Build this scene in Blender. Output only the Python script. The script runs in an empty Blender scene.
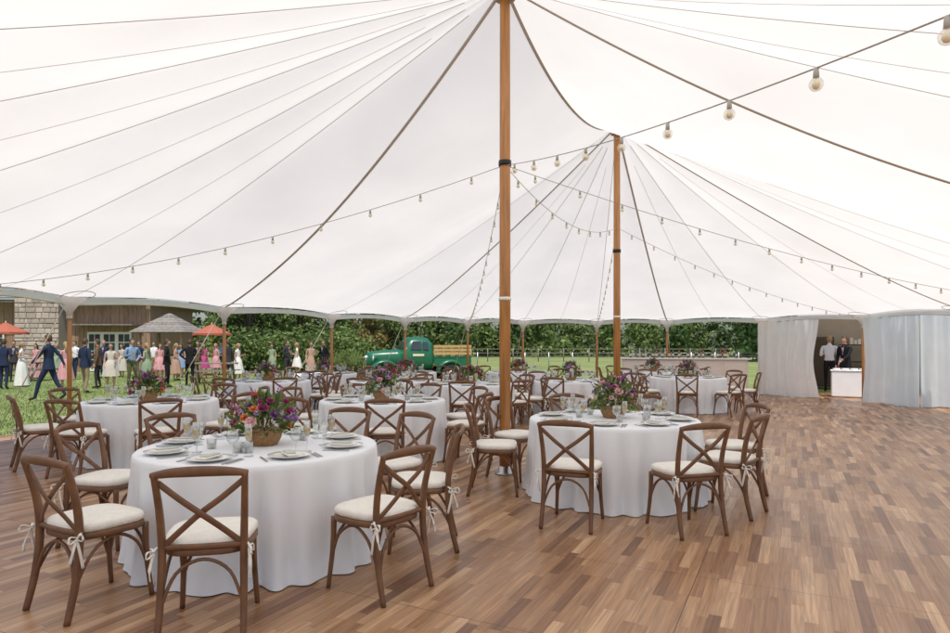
import bpy, math, random
from math import sin, cos, pi, radians, sqrt, atan2, hypot, floor
from mathutils import Vector, Matrix
random.seed(7)
R = random.random
def U(a,b): return a+(b-a)*random.random()
scene=bpy.context.scene

# ---------------------------------------------------------------- materials
def mat(name, col=(.8,.8,.8), rough=.6, spec=.4, metal=0.0, noise=0.0, nscale=20, bump=0.0, bscale=60, island=0.0, stretch=None):
    m=bpy.data.materials.new(name); m.use_nodes=True
    nt=m.node_tree; b=nt.nodes['Principled BSDF']
    b.inputs['Base Color'].default_value=(*col,1); b.inputs['Roughness'].default_value=rough
    b.inputs['Metallic'].default_value=metal; b.inputs['Specular IOR Level'].default_value=spec
    tc=nt.nodes.new('ShaderNodeTexCoord'); vec=tc.outputs['Object']
    if stretch:
        mp=nt.nodes.new('ShaderNodeMapping'); mp.inputs['Scale'].default_value=stretch; nt.links.new(vec,mp.inputs[0]); vec=mp.outputs[0]
    if noise>0 or island>0:
        hsv=nt.nodes.new('ShaderNodeHueSaturation'); hsv.inputs['Color'].default_value=(*col,1)
        val=nt.nodes.new('ShaderNodeMath'); val.operation='ADD'; val.inputs[0].default_value=.5; val.inputs[1].default_value=.5
        if noise>0:
            n=nt.nodes.new('ShaderNodeTexNoise'); n.inputs['Scale'].default_value=nscale; n.inputs['Detail'].default_value=5
            nt.links.new(vec,n.inputs['Vector'])
            mr=nt.nodes.new('ShaderNodeMapRange'); mr.inputs['From Min'].default_value=.3; mr.inputs['From Max'].default_value=.7
            mr.inputs['To Min'].default_value=.5-noise; mr.inputs['To Max'].default_value=.5+noise
            nt.links.new(n.outputs['Fac'],mr.inputs['Value']); nt.links.new(mr.outputs[0],val.inputs[0])
        if island>0:
            g=nt.nodes.new('ShaderNodeNewGeometry')
            mr=nt.nodes.new('ShaderNodeMapRange'); mr.inputs['To Min'].default_value=.5-island; mr.inputs['To Max'].default_value=.5+island
            nt.links.new(g.outputs['Random Per Island'],mr.inputs['Value']); nt.links.new(mr.outputs[0],val.inputs[1])
        nt.links.new(val.outputs[0],hsv.inputs['Value']); nt.links.new(hsv.outputs[0],b.inputs['Base Color'])
    if bump>0:
        n=nt.nodes.new('ShaderNodeTexNoise'); n.inputs['Scale'].default_value=bscale; n.inputs['Detail'].default_value=4
        nt.links.new(tc.outputs['Object'],n.inputs['Vector'])
        bp=nt.nodes.new('ShaderNodeBump'); bp.inputs['Strength'].default_value=bump; bp.inputs['Distance'].default_value=.02
        nt.links.new(n.outputs['Fac'],bp.inputs['Height']); nt.links.new(bp.outputs[0],b.inputs['Normal'])
    return m
def fabric(name,col,trans,noise=.04,nscale=3):
    m=bpy.data.materials.new(name); m.use_nodes=True; nt=m.node_tree
    nt.nodes.remove(nt.nodes['Principled BSDF']); out=nt.nodes['Material Output']
    d=nt.nodes.new('ShaderNodeBsdfDiffuse'); t=nt.nodes.new('ShaderNodeBsdfTranslucent'); mx=nt.nodes.new('ShaderNodeMixShader')
    mx.inputs[0].default_value=trans
    tc=nt.nodes.new('ShaderNodeTexCoord'); n=nt.nodes.new('ShaderNodeTexNoise'); n.inputs['Scale'].default_value=nscale; n.inputs['Detail'].default_value=6
    nt.links.new(tc.outputs['Object'],n.inputs['Vector'])
    mr=nt.nodes.new('ShaderNodeMapRange'); mr.inputs['From Min'].default_value=.3; mr.inputs['From Max'].default_value=.7
    mr.inputs['To Min'].default_value=1-noise; mr.inputs['To Max'].default_value=1+noise
    nt.links.new(n.outputs['Fac'],mr.inputs['Value'])
    h=nt.nodes.new('ShaderNodeHueSaturation'); h.inputs['Color'].default_value=(*col,1); nt.links.new(mr.outputs[0],h.inputs['Value'])
    nt.links.new(h.outputs[0],d.inputs['Color']); nt.links.new(h.outputs[0],t.inputs['Color'])
    nt.links.new(d.outputs[0],mx.inputs[1]); nt.links.new(t.outputs[0],mx.inputs[2]); nt.links.new(mx.outputs[0],out.inputs['Surface'])
    return m
def leafmat(name,col,island=.3):
    m=bpy.data.materials.new(name); m.use_nodes=True; nt=m.node_tree
    nt.nodes.remove(nt.nodes['Principled BSDF']); out=nt.nodes['Material Output']
    d=nt.nodes.new('ShaderNodeBsdfDiffuse'); t=nt.nodes.new('ShaderNodeBsdfTranslucent'); mx=nt.nodes.new('ShaderNodeMixShader'); mx.inputs[0].default_value=.4
    g=nt.nodes.new('ShaderNodeNewGeometry'); mr=nt.nodes.new('ShaderNodeMapRange'); mr.inputs['To Min'].default_value=1-island*1.4; mr.inputs['To Max'].default_value=1+island*1.8
    nt.links.new(g.outputs['Random Per Island'],mr.inputs['Value'])
    h=nt.nodes.new('ShaderNodeHueSaturation'); h.inputs['Color'].default_value=(*col,1); nt.links.new(mr.outputs[0],h.inputs['Value'])
    nt.links.new(h.outputs[0],d.inputs['Color']); nt.links.new(h.outputs[0],t.inputs['Color'])
    nt.links.new(d.outputs[0],mx.inputs[1]); nt.links.new(t.outputs[0],mx.inputs[2]); nt.links.new(mx.outputs[0],out.inputs['Surface'])
    return m
def glassmat(name,tint=(1,1,1)):
    m=bpy.data.materials.new(name); m.use_nodes=True; nt=m.node_tree
    nt.nodes.remove(nt.nodes['Principled BSDF']); out=nt.nodes['Material Output']
    t=nt.nodes.new('ShaderNodeBsdfTransparent'); t.inputs[0].default_value=(*tint,1); gl=nt.nodes.new('ShaderNodeBsdfGlossy'); gl.inputs['Roughness'].default_value=.04
    lw=nt.nodes.new('ShaderNodeLayerWeight'); lw.inputs[0].default_value=.35
    mr=nt.nodes.new('ShaderNodeMapRange'); mr.inputs['To Min'].default_value=.06; mr.inputs['To Max'].default_value=.8
    mx=nt.nodes.new('ShaderNodeMixShader'); nt.links.new(lw.outputs['Facing'],mr.inputs['Value']); nt.links.new(mr.outputs[0],mx.inputs[0])
    nt.links.new(t.outputs[0],mx.inputs[1]); nt.links.new(gl.outputs[0],mx.inputs[2]); nt.links.new(mx.outputs[0],out.inputs['Surface'])
    return m

M={}
M['walnut']=mat('walnut_wood',(.165,.078,.038),.4,.5,noise=.28,nscale=9)
M['cushion']=mat('ivory_cushion',(.82,.79,.73),.9,.2,noise=.04,bump=.3,bscale=90)
M['cloth']=mat('white_linen',(.80,.82,.86),.9,.1,noise=.03,nscale=4,bump=.15,bscale=300)
M['pole']=mat('varnished_pole_wood',(.43,.19,.058),.33,.5,noise=.25,nscale=5,stretch=(8,8,.5))
M['black']=mat('black_band',(.02,.02,.02),.5)
M['steel']=mat('steel',(.5,.5,.5),.35,metal=1)
M['china']=mat('china',(.84,.83,.80),.15,.6)
M['napkin']=mat('napkin_linen',(.74,.72,.68),.9)
M['sage']=mat('sage_napkin',(.50,.54,.47),.9)
M['glass']=glassmat('clear_glass',(.95,.97,.97))
M['wine']=mat('champagne',(.75,.55,.25),.2)
M['roof']=fabric('sailcloth',(.80,.78,.745),.70,.045,.7)
M['webbing']=mat('webbing',(.50,.455,.395),.9)
M['seam']=fabric('seam_cloth',(.60,.565,.51),.6)
M['patch']=fabric('patch_cloth',(.78,.77,.74),.6)
M['valance']=fabric('valance_cloth',(.80,.79,.77),.55)
M['curtain']=fabric('curtain_cloth',(.93,.93,.92),.55,.03)
M['curtain_blue']=fabric('translucent_curtain',(.82,.90,.94),.55,.03)
M['rope']=mat('rope',(.55,.5,.42),.9)
M['cord']=mat('light_cord',(.40,.39,.37),.7)
M['socket']=mat('lamp_socket',(.45,.44,.42),.6)
M['bulb']=mat('frosted_bulb_glass',(.92,.86,.74),.12,.7)
M['bulbg']=glassmat('bulb_glass',(.97,.95,.9))
M['leaf']=leafmat('leaf_green',(.10,.155,.055))
M['leafd']=leafmat('leaf_dark',(.07,.12,.048))
M['leafl']=leafmat('leaf_light',(.19,.25,.09))
M['leafo']=leafmat('leaf_russet',(.30,.20,.09))
M['bark']=mat('bark',(.13,.10,.075),.9,noise=.2)
for n,c in dict(magenta=(.46,.05,.24),purple=(.26,.09,.36),red=(.45,.025,.04),orange=(.68,.24,.08),blush=(.74,.44,.46),cream=(.75,.70,.58),lilac=(.48,.32,.55)).items():
    M['f_'+n]=mat('petal_'+n,c,.8,.2,island=.2)
M['basket']=mat('wicker',(.30,.17,.075),.8,noise=.3,nscale=60)
M['skin']=mat('skin',(.52,.31,.23),.55,.3,noise=.03)
M['hair']=mat('hair_brown',(.07,.04,.022),.6)
M['hairb']=mat('hair_blond',(.33,.22,.11),.6)
M['eye']=mat('eye_dark',(.03,.02,.02),.3)
M['lip']=mat('lip',(.40,.13,.12),.5)
M['shoe']=mat('shoe_leather',(.04,.025,.02),.4)

# ---------------------------------------------------------------- mesh builder
class MB:
    def __init__(s): s.v=[]; s.f=[]; s.m=[]; s.sm=[]; s.mats=[]
    def mi(s,k):
        if k not in s.mats: s.mats.append(k)
        return s.mats.index(k)
    def add(s,vs,fs,k,smooth=True,T=None):
        o=len(s.v); i=s.mi(k)
        for p in vs:
            p=Vector(p)
            if T is not None: p=T@p
            s.v.append(p)
        for f in fs: s.f.append([a+o for a in f]); s.m.append(i); s.sm.append(smooth)
    def box(s,c,d,k,T=None,taper=1.0,bev=0.0):
        x,y,z=[a/2 for a in d]; cx,cy,cz=c
        if bev<=0:
            vs=[(cx+sx*x*(taper if sz>0 else 1),cy+sy*y*(taper if sz>0 else 1),cz+sz*z) for sz in(-1,1) for sy in(-1,1) for sx in(-1,1)]
            fs=[(0,2,3,1),(4,5,7,6),(0,1,5,4),(2,6,7,3),(0,4,6,2),(1,3,7,5)]
            s.add(vs,fs,k,False,T)
        else:
            def ring(dx,dy,zz):
                b=bev; r=[]
                for (sx,sy) in((1,1),(-1,1),(-1,-1),(1,-1)):
                    pts=[(sx*(dx-b),sy*dy),(sx*dx,sy*(dy-b))]
                    if sx*sy>0: pts=pts[::-1]
                    r+= [(cx+p[0],cy+p[1],zz) for p in pts]
                return r
            rs=[ring(x-bev,y-bev,cz-z),ring(x,y,cz-z+bev),ring(x,y,cz+z-bev),ring(x-bev,y-bev,cz+z)]
            vs=sum(rs,[]); fs=[]
            for a in range(3):
                for i in range(8): fs.append((a*8+i,a*8+(i+1)%8,(a+1)*8+(i+1)%8,(a+1)*8+i))
            fs.append(tuple(range(7,-1,-1))); fs.append(tuple(range(24,32)))
            s.add(vs,fs,k,False,T)
    def tube(s,pts,r,k,n=8,b=None,ref=(0,0,1),T=None,cap=True,smooth=True):
        pts=[Vector(p) for p in pts]; N=len(pts); vs=[]; fs=[]
        ref=Vector(ref)
        for i,p in enumerate(pts):
            t=(pts[min(i+1,N-1)]-pts[max(i-1,0)])
            if t.length<1e-9: t=Vector((0,0,1))
            t.normalize()
            rf=ref if abs(t.dot(ref))<.97 else Vector((1,0,0)) if abs(t.x)<.9 else Vector((0,1,0))
            sd=t.cross(rf).normalized(); nn=sd.cross(t)
            ra=r[i] if isinstance(r,(list,tuple)) else r
            rb=ra if b is None else (b[i] if isinstance(b,(list,tuple)) else b)
            for j in range(n):
                a=2*pi*(j+.5)/n; vs.append(p+sd*cos(a)*ra+nn*sin(a)*rb)
        for i in range(N-1):
            for j in range(n): fs.append((i*n+j,i*n+(j+1)%n,(i+1)*n+(j+1)%n,(i+1)*n+j))
        if cap: fs.append(tuple(range(n-1,-1,-1))); fs.append(tuple((N-1)*n+j for j in range(n)))
        s.add(vs,fs,k,smooth,T)
    def lathe(s,prof,k,n=24,c=(0,0,0),T=None,sx=1,sy=1,smooth=True,cap=True):
        vs=[]; fs=[]
        for (r,z) in prof:
            for j in range(n):
                a=2*pi*j/n; vs.append((c[0]+r*cos(a)*sx,c[1]+r*sin(a)*sy,c[2]+z))
        for i in range(len(prof)-1):
            for j in range(n): fs.append((i*n+j,i*n+(j+1)%n,(i+1)*n+(j+1)%n,(i+1)*n+j))
        if cap and prof[0][0]>1e-5: fs.append(tuple(range(n-1,-1,-1)))
        if cap and prof[-1][0]>1e-5: fs.append(tuple((len(prof)-1)*n+j for j in range(n)))
        s.add(vs,fs,k,smooth,T)
    def ball(s,c,r,k,n=10,m=6,T=None):
        rx,ry,rz=(r,r,r) if not isinstance(r,(tuple,list)) else r
        s.lathe([(max(1e-6,sin(pi*i/m)),-cos(pi*i/m)*rz) for i in range(m+1)],k,n,c,T,rx,ry)
    def loft(s,rings,k,T=None,cap=True,smooth=True,closed=True):
        n=len(rings[0]); vs=sum([list(r) for r in rings],[]); fs=[]
        for i in range(len(rings)-1):
            for j in range(n if closed else n-1): fs.append((i*n+j,i*n+(j+1)%n,(i+1)*n+(j+1)%n,(i+1)*n+j))
        if cap and closed: fs.append(tuple(range(n-1,-1,-1))); fs.append(tuple((len(rings)-1)*n+j for j in range(n)))
        s.add(vs,fs,k,smooth,T)
    def mesh(s,name):
        me=bpy.data.meshes.new(name); me.from_pydata([tuple(p) for p in s.v],[],s.f)
        for k in s.mats: me.materials.append(M[k] if isinstance(k,str) else k)
        me.polygons.foreach_set('material_index',s.m); me.polygons.foreach_set('use_smooth',s.sm)
        me.update(); return me
    def obj(s,name,loc=(0,0,0),rz=0,parent=None,sc=1):
        return place(s.mesh(name),name,loc,rz,parent,sc)
def place(me,name,loc=(0,0,0),rz=0,parent=None,sc=1):
    o=bpy.data.objects.new(name,me); o.location=loc; o.rotation_euler=(0,0,rz); o.scale=(sc,sc,sc)
    scene.collection.objects.link(o)
    if parent: o.parent=parent
    return o
def empty(name,loc=(0,0,0),rz=0):
    e=bpy.data.objects.new(name,None); e.location=loc; e.rotation_euler=(0,0,rz); scene.collection.objects.link(e); return e
def smooth_pts(P,n=6):
    P=[Vector(p) for p in P]; out=[]
    for i in range(len(P)-1):
        p0=P[max(i-1,0)];p1=P[i];p2=P[i+1];p3=P[min(i+2,len(P)-1)]
        for k in range(n):
            t=k/n; out.append(.5*((2*p1)+(p2-p0)*t+(2*p0-5*p1+4*p2-p3)*t*t+(3*p1-p0-3*p2+p3)*t**3))
    out.append(P[-1]); return out

# ---------------------------------------------------------------- frames
F=633.; CH=1.5
P1=Vector((.35,7.4)); AX=Vector((.447,.894)).normalized(); NR=Vector((-AX.y,AX.x)); SP=5.3
ANG=atan2(AX.y,AX.x)
def W(s,n): p=P1+AX*s+NR*n; return p
def toT(x,y): d=Vector((x,y))-P1; return d.dot(AX),d.dot(NR)
def PX(px,d): return (px-475)/F*d
EAVE=2.30; PEAK=5.70; RM=7.7
def Rfar(c): return RM+1.6*c*c
def Rnear(c): return RM+.9*c*c
def roofz(s,n):
    if s<0: r=hypot(s,n); q=r/Rnear(s/r if r>0 else 0); zr=PEAK
    elif s>SP: r=hypot(s-SP,n); q=r/Rfar((s-SP)/r if r>0 else 0); zr=PEAK
    else: q=abs(n)/RM; t=s/SP; zr=PEAK-.6*4*t*(1-t)
    q=min(q,1); return EAVE+(zr-EAVE)*((1-q)**1.2)
SAG=.085
def far_pt(phi): c=sin(radians(phi)); r=Rfar(c); return (SP+r*c, r*cos(radians(phi)))
def near_pt(phi): c=sin(radians(phi)); r=Rnear(c); return (-r*c, r*cos(radians(phi)))
side=[]
for ph in (7,27,43,56,72,86,104,122,140,158,175): side.append(('f',ph,far_pt(ph)))
side.append(('m',0,(2.65,-RM)))
for ph in (178,160,142,124,106,88,70,54,38,20,3): side.append(('n',ph,near_pt(ph)))
side.append(('m',1,(2.8,RM)))
# ---------------------------------------------------------------- TENT
def build_tent():
    T=empty('sailcloth_tent',(P1.x,P1.y,0),ANG)
    per=[]; SUB=12
    ns=len(side)
    for i in range(ns):
        a=side[i]; b=side[(i+1)%ns]
        for k in range(SUB):
            t=k/SUB
            p=Vector(a[2]).lerp(Vector(b[2]),t)
            s,n=p
            if s<0: r=hypot(s,n); f=Rnear(s/r)/r; s*=f;n*=f
            elif s>SP: r=hypot(s-SP,n); f=Rfar((s-SP)/r)/r; s=SP+(s-SP)*f;n*=f
            else: n=RM*(1 if n>0 else -1)
            per.append((s,n,abs(sin(pi*t))))
    NQ=36; vs=[];fs=[]; NP=len(per)
    for (s,n,w) in per:
        a=min(max(s,0),SP)
        inset=1-.022*w
        for j in range(NQ+1):
            q=j/NQ; qq=q*inset
            ss=a+(s-a)*qq; nn=n*qq
            z=roofz(ss,nn)
            z+= -SAG*w*4*q*(1-q)*.8+ .03*w*q
            vs.append((ss,nn,z))
    for i in range(NP):
        i2=(i+1)%NP
        for j in range(NQ): fs.append((i*(NQ+1)+j,i2*(NQ+1)+j,i2*(NQ+1)+j+1,i*(NQ+1)+j+1))
    b=MB(); b.add(vs,fs,'roof'); b.obj('roof_canopy',parent=T)
    b=MB(); rg=[[],[],[]]
    for (s,n,w) in per:
        a=min(max(s,0),SP); i=1-.022*w
        ss=a+(s-a)*i; nn=n*i; z=EAVE+.03*w
        rg[0].append((ss,nn,z)); rg[1].append((a+(ss-a)*1.004,nn*1.004,z-.08)); rg[2].append((a+(ss-a)*1.0,nn*1.0,z-.15+.05*w))
    b.loft(rg,'valance',cap=False); b.tube([p for p in rg[2]]+[rg[2][0]],.008,'seam',5,cap=False)
    b.obj('valance',parent=T)
    b=MB(); c=MB()
    def line(mb,p,q,r,k,off=.012,t0=0.0,w=0.0):
        pts=[]
        for i in range(31):
            t=t0+(1-t0)*i/30; s=p[0]+(q[0]-p[0])*t; n=p[1]+(q[1]-p[1])*t
            pts.append((s,n,roofz(s,n)-off-SAG*w*4*t*(1-t)*.8+.03*w*t))
        mb.tube(pts,r,k,5,b=r*.35,cap=False)
    for kind,ph,(s,n) in side:
        if kind=='m':
            pts=[]
            for i in range(41):
                t=i/40; ss=s*t; nn=n*t; u=ss/ (2.65 if n<0 else 2.8)
                pts.append((ss,nn,roofz(ss,nn)-.014-SAG*abs(sin(pi*u))*4*t*(1-t)*.8))
            b.tube(pts,.026,'webbing',5,b=.009,cap=False)
        elif kind=='f':
            big= ph in(27,86,140)
            line(b if big else c,(SP,0),(s,n),.022 if big else .006,'webbing' if big else 'seam',t0=0 if big else .06)
        else:
            big= ph in(142,)
            line(b if big else c,(0,0),(s,n),.022 if big else .006,'webbing' if big else 'seam',t0=0 if big else .06)
    for i in range(ns):
        a=side[i];d=side[(i+1)%ns]
        if a[0]=='m' or d[0]=='m' or (a[0]=='f' and i%2==0): continue
        p=Vector(a[2]).lerp(Vector(d[2]),.5); s,n=p
        A=(0,0) if s<0 else (SP,0)
        if s<0: r=hypot(s,n);f=Rnear(s/r)/r*.975; s2,n2=s*f,n*f
        else: r=hypot(s-SP,n);f=Rfar((s-SP)/max(r,.01))/r*.975; s2,n2=SP+(s-SP)*f,n*f
        line(c,A,(s2,n2),.004,'seam',t0=.12,w=1.0,off=.012)
    pts=[(SP*i/20,0,roofz(SP*i/20,0)-.012) for i in range(21)]
    b.tube(pts,.024,'webbing',5,b=.01,cap=False)
    b.obj('webbing_straps',parent=T); c.obj('panel_seams',parent=T)
    for k in range(2):
        b=MB(); z=PEAK+.05
        b.tube([(0,0,.02),(0,0,2.2),(0,0,z)],[.064,.066,.060],'pole',20)
        b.lathe([(.12,0),(.12,.015),(.075,.02),(.075,.09)],'steel',20)
        zz=3.62 if k==0 else 3.3
        b.lathe([(.069,zz-.03),(.075,zz-.03),(.075,zz+.03),(.069,zz+.03)],'black',20)
        b.lathe([(.069,2.02),(.073,2.02),(.073,2.06),(.069,2.06)],'china',20)
        b.lathe([(.06,PEAK-.02),(.10,PEAK-.10),(.125,PEAK-.16),(.115,PEAK-.165),(.064,PEAK-.10)],'rope',20)
        b.obj('tent_centre_pole',(P1.x+AX.x*SP*k,P1.y+AX.y*SP*k,0))
    for kind,ph,(s,n) in side:
        p=W(s,n)
        b=MB(); b.tube([(0,0,-.05),(0,0,1.2),(0,0,EAVE-.02)],[.034,.038,.03],'pole',12)
        b.lathe([(.07,-.02),(.07,.01),(.04,.015)],'steel',12)
        # gathered cloth boot where the pole meets the eave
        b.lathe([(.043,EAVE-.33),(.055,EAVE-.25),(.12,EAVE-.15),(.21,EAVE-.07),(.25,EAVE-.02)],'patch',20,cap=False)
        b.lathe([(.039,EAVE-.37),(.047,EAVE-.37),(.047,EAVE-.32),(.039,EAVE-.32)],'rope',12)
        b.obj('tent_side_pole',(p.x,p.y,0))
    b=MB()
    for kind,ph,(s,n) in side:
        a=Vector((min(max(s,0),SP),0)); e=Vector((s,n)); d=(a-e).normalized(); sd=Vector((-d.y,d.x))
        ring=[]
        for j in range(20):
            an=2*pi*j/20
            q=e+d*(.22+.23*cos(an))+sd*(.25*sin(an)); ring.append((q.x,q.y,roofz(q.x,q.y)-.035))
        b.tube([(p[0],p[1],p[2]-.005) for p in ring]+[(ring[0][0],ring[0][1],ring[0][2]-.005)],.006,'seam',5,cap=False)
        o=e-d*1.9
        b.tube([(e.x,e.y,EAVE),(o.x,o.y,0)],.01,'rope',5)
        b.tube([(o.x,o.y,.12),(o.x,o.y,-.1)],.02,'steel',6)
    b.obj('pole_patches_and_guys',parent=T)
build_tent()

# ---------------------------------------------------------------- string lights
def string(p,q,sag,name='string_lights',step=.62,start=.4,rb=.024):
    p=Vector(p);q=Vector(q); L=(q-p).length; b=MB()
    f=lambda t: p.lerp(q,t)-Vector((0,0,sag*4*t*(1-t)))
    b.tube([f(i/24) for i in range(25)],.0042,'cord',5)
    x=start
    while x<L-.2:
        c=f(x/L)
        b.tube([c,c-Vector((0,0,.045))],[.011,.014],'socket',8)
        c2=c-Vector((0,0,.045+rb*.95))
        b.ball(c2,rb,'bulbg',12,8); b.ball(c2,(rb*.62,rb*.62,rb*.75),'bulb',8,5)
        x+=step
    b.obj(name)
A1=(P1.x,P1.y,3.6); p2=W(SP,0); A2=(p2.x,p2.y,3.75)
def sp(i): s,n=side[i][2]; p=W(s,n); return (p.x,p.y,EAVE-.08)
string(A1,(2.55,-.7,2.5),.22,start=.35,rb=.032)
string(A1,sp(21),.30)
string(A1,sp(2),.35)
string(A1,sp(9),.25)
string(A2,sp(4),.2); string(A2,sp(7),.25); string(A1,A2,.35)

# ---------------------------------------------------------------- floor & ground
def planks():
    m=bpy.data.materials.new('wood_laminate_floor'); m.use_nodes=True; nt=m.node_tree; L=nt.links; b=nt.nodes['Principled BSDF']
    def N(t,**k):
        n=nt.nodes.new(t)
        for a,v in k.items(): setattr(n,a,v)
        return n
    def math(op,a,bv=None):
        n=N('ShaderNodeMath',operation=op)
        for i,v in enumerate((a,bv)):
            if v is None: continue
            if isinstance(v,(int,float)): n.inputs[i].default_value=v
            else: L.new(v,n.inputs[i])
        return n.outputs[0]
    tc=N('ShaderNodeTexCoord'); sx=N('ShaderNodeSeparateXYZ'); L.new(tc.outputs['Object'],sx.inputs[0])
    x,y=sx.outputs[0],sx.outputs[1]
    yr=math('DIVIDE',y,.068); row=math('FLOOR',yr); fy=math('FRACT',yr)
    wn=N('ShaderNodeTexWhiteNoise',noise_dimensions='1D'); L.new(row,wn.inputs['W'])
    # board length varies from row to row
    ln=math('ADD',math('MULTIPLY',wn.outputs['Value'],.35),.42)
    xr=math('ADD',math('DIVIDE',x,ln),math('MULTIPLY',wn.outputs['Value'],91)); col=math('FLOOR',xr); fx=math('FRACT',xr)
    cb=N('ShaderNodeCombineXYZ'); L.new(row,cb.inputs[0]); L.new(col,cb.inputs[1])
    w2=N('ShaderNodeTexWhiteNoise',noise_dimensions='3D'); L.new(cb.outputs[0],w2.inputs['Vector'])
    ramp=N('ShaderNodeValToRGB'); e=ramp.color_ramp.elements
    e[0].position=0; e[0].color=(.17,.078,.037,1); e[1].position=1; e[1].color=(.53,.33,.185,1)
    for p,c in((.15,(.25,.125,.06,1)),(.45,(.33,.178,.088,1)),(.75,(.39,.222,.115,1)),(.9,(.44,.265,.145,1))):
        q=e.new(p); q.color=c
    L.new(w2.outputs['Value'],ramp.inputs[0])
    mp=N('ShaderNodeMapping'); mp.inputs['Scale'].default_value=(1.6,38,1); L.new(tc.outputs['Object'],mp.inputs[0])
    ad=N('ShaderNodeVectorMath',operation='ADD'); L.new(mp.outputs[0],ad.inputs[0])
    sc=N('ShaderNodeVectorMath',operation='SCALE'); sc.inputs['Scale'].default_value=13.7; L.new(w2.outputs['Color'],sc.inputs[0]); L.new(sc.outputs[0],ad.inputs[1])
    nz=N('ShaderNodeTexNoise'); nz.inputs['Scale'].default_value=1.6; nz.inputs['Detail'].default_value=7; nz.inputs['Distortion'].default_value=.6; L.new(ad.outputs[0],nz.inputs['Vector'])
    mr=N('ShaderNodeMapRange'); mr.inputs['From Min'].default_value=.25; mr.inputs['From Max'].default_value=.75; mr.inputs['To Min'].default_value=.62; mr.inputs['To Max'].default_value=1.36
    L.new(nz.outputs['Fac'],mr.inputs[0])
    g1=math('LESS_THAN',fy,.03); g2=math('LESS_THAN',fx,.006)
    pf=math('LESS_THAN',math('FRACT',math('DIVIDE',y,2.448)),.0025); pf2=math('LESS_THAN',math('FRACT',math('DIVIDE',x,1.23)),.004)
    gap=math('MAXIMUM',math('MULTIPLY',math('MAXIMUM',g1,g2),.35),math('MULTIPLY',math('MAXIMUM',pf,pf2),.7))
    n3=N('ShaderNodeTexNoise'); n3.inputs['Scale'].default_value=.5; n3.inputs['Detail'].default_value=4; L.new(tc.outputs['Object'],n3.inputs['Vector'])
    r3=N('ShaderNodeMapRange'); r3.inputs['From Min'].default_value=.3; r3.inputs['From Max'].default_value=.7; r3.inputs['To Min'].default_value=.9; r3.inputs['To Max'].default_value=1.14; L.new(n3.outputs['Fac'],r3.inputs[0])
    val=math('MULTIPLY',math('MULTIPLY',mr.outputs[0],r3.outputs[0]),math('SUBTRACT',1,gap))
    h=N('ShaderNodeHueSaturation'); L.new(ramp.outputs[0],h.inputs['Color']); L.new(val,h.inputs['Value']); L.new(h.outputs[0],b.inputs['Base Color'])
    n2=N('ShaderNodeTexNoise'); n2.inputs['Scale'].default_value=2.3; n2.inputs['Detail'].default_value=6; L.new(tc.outputs['Object'],n2.inputs['Vector'])
    r2=N('ShaderNodeMapRange'); r2.inputs['To Min'].default_value=.24; r2.inputs['To Max'].default_value=.46; L.new(n2.outputs['Fac'],r2.inputs[0]); L.new(r2.outputs[0],b.inputs['Roughness'])
    bp=N('ShaderNodeBump'); bp.inputs['Strength'].default_value=.25; bp.inputs['Distance'].default_value=.003; L.new(val,bp.inputs['Height']); L.new(bp.outputs[0],b.inputs['Normal'])
    b.inputs['Specular IOR Level'].default_value=.5
    return m
M['planks']=planks()
M['deck']=mat('deck_edge',(.25,.2,.16),.8)
b=MB(); s0,s1,n0,n1=-13,15.9,-10,8.7
b.add([(s0,n0,0),(s1,n0,0),(s1,n1,0),(s0,n1,0)],[(0,1,2,3)],'planks',False)
b.add([(s0,n0,0),(s1,n0,0),(s1,n1,0),(s0,n1,0),(s0,n0,-.1),(s1,n0,-.1),(s1,n1,-.1),(s0,n1,-.1)],[(0,4,5,1),(1,5,6,2),(2,6,7,3),(3,7,4,0)],'deck',False)
b.obj('wooden_floor',(P1.x,P1.y,0),ANG)
def lawnmat():
    m=mat('lawn',(.11,.16,.05),.95,.1,noise=.25,nscale=6,bump=.5,bscale=40)
    nt=m.node_tree
    n=nt.nodes.new('ShaderNodeTexNoise'); n.inputs['Scale'].default_value=.35; n.inputs['Detail'].default_value=8
    tc=nt.nodes.new('ShaderNodeTexCoord'); nt.links.new(tc.outputs['Object'],n.inputs['Vector'])
    r=nt.nodes.new('ShaderNodeValToRGB'); r.color_ramp.elements[0].position=.3; r.color_ramp.elements[0].color=(.16,.215,.075,1); r.color_ramp.elements[1].position=.7; r.color_ramp.elements[1].color=(.27,.31,.125,1)
    nt.links.new(n.outputs['Fac'],r.inputs[0])
    h=[q for q in nt.nodes if q.type=='HUE_SAT'][0]; nt.links.new(r.outputs[0],h.inputs['Color'])
    return m
M['lawn']=lawnmat(); M['blade']=leafmat('grass_blade',(.19,.26,.09),.25)
GZ=-.08
b=MB(); b.add([(-400,-200,GZ),(400,-200,GZ),(400,600,GZ),(-400,600,GZ)],[(0,1,2,3)],'lawn',False); b.obj('lawn_ground')
b=MB(); vs=[];fs=[]
for i in range(42000):
    y=9+26*R()**1.3; x=PX(U(-60,470),y)
    s,n=toT(x,y)
    if n<8.8 and s<16: continue
    h=U(.03,.075); a=U(0,pi); w=U(.006,.014); dx=cos(a)*w; dy=sin(a)*w; lx=U(-.03,.03); o=len(vs)
    vs+=[(x-dx,y-dy,GZ),(x+dx,y+dy,GZ),(x+lx,y+U(-.03,.03),GZ+h)]; fs.append((o,o+1,o+2))
b.add(vs,fs,'blade',False); b.obj('grass')

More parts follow.
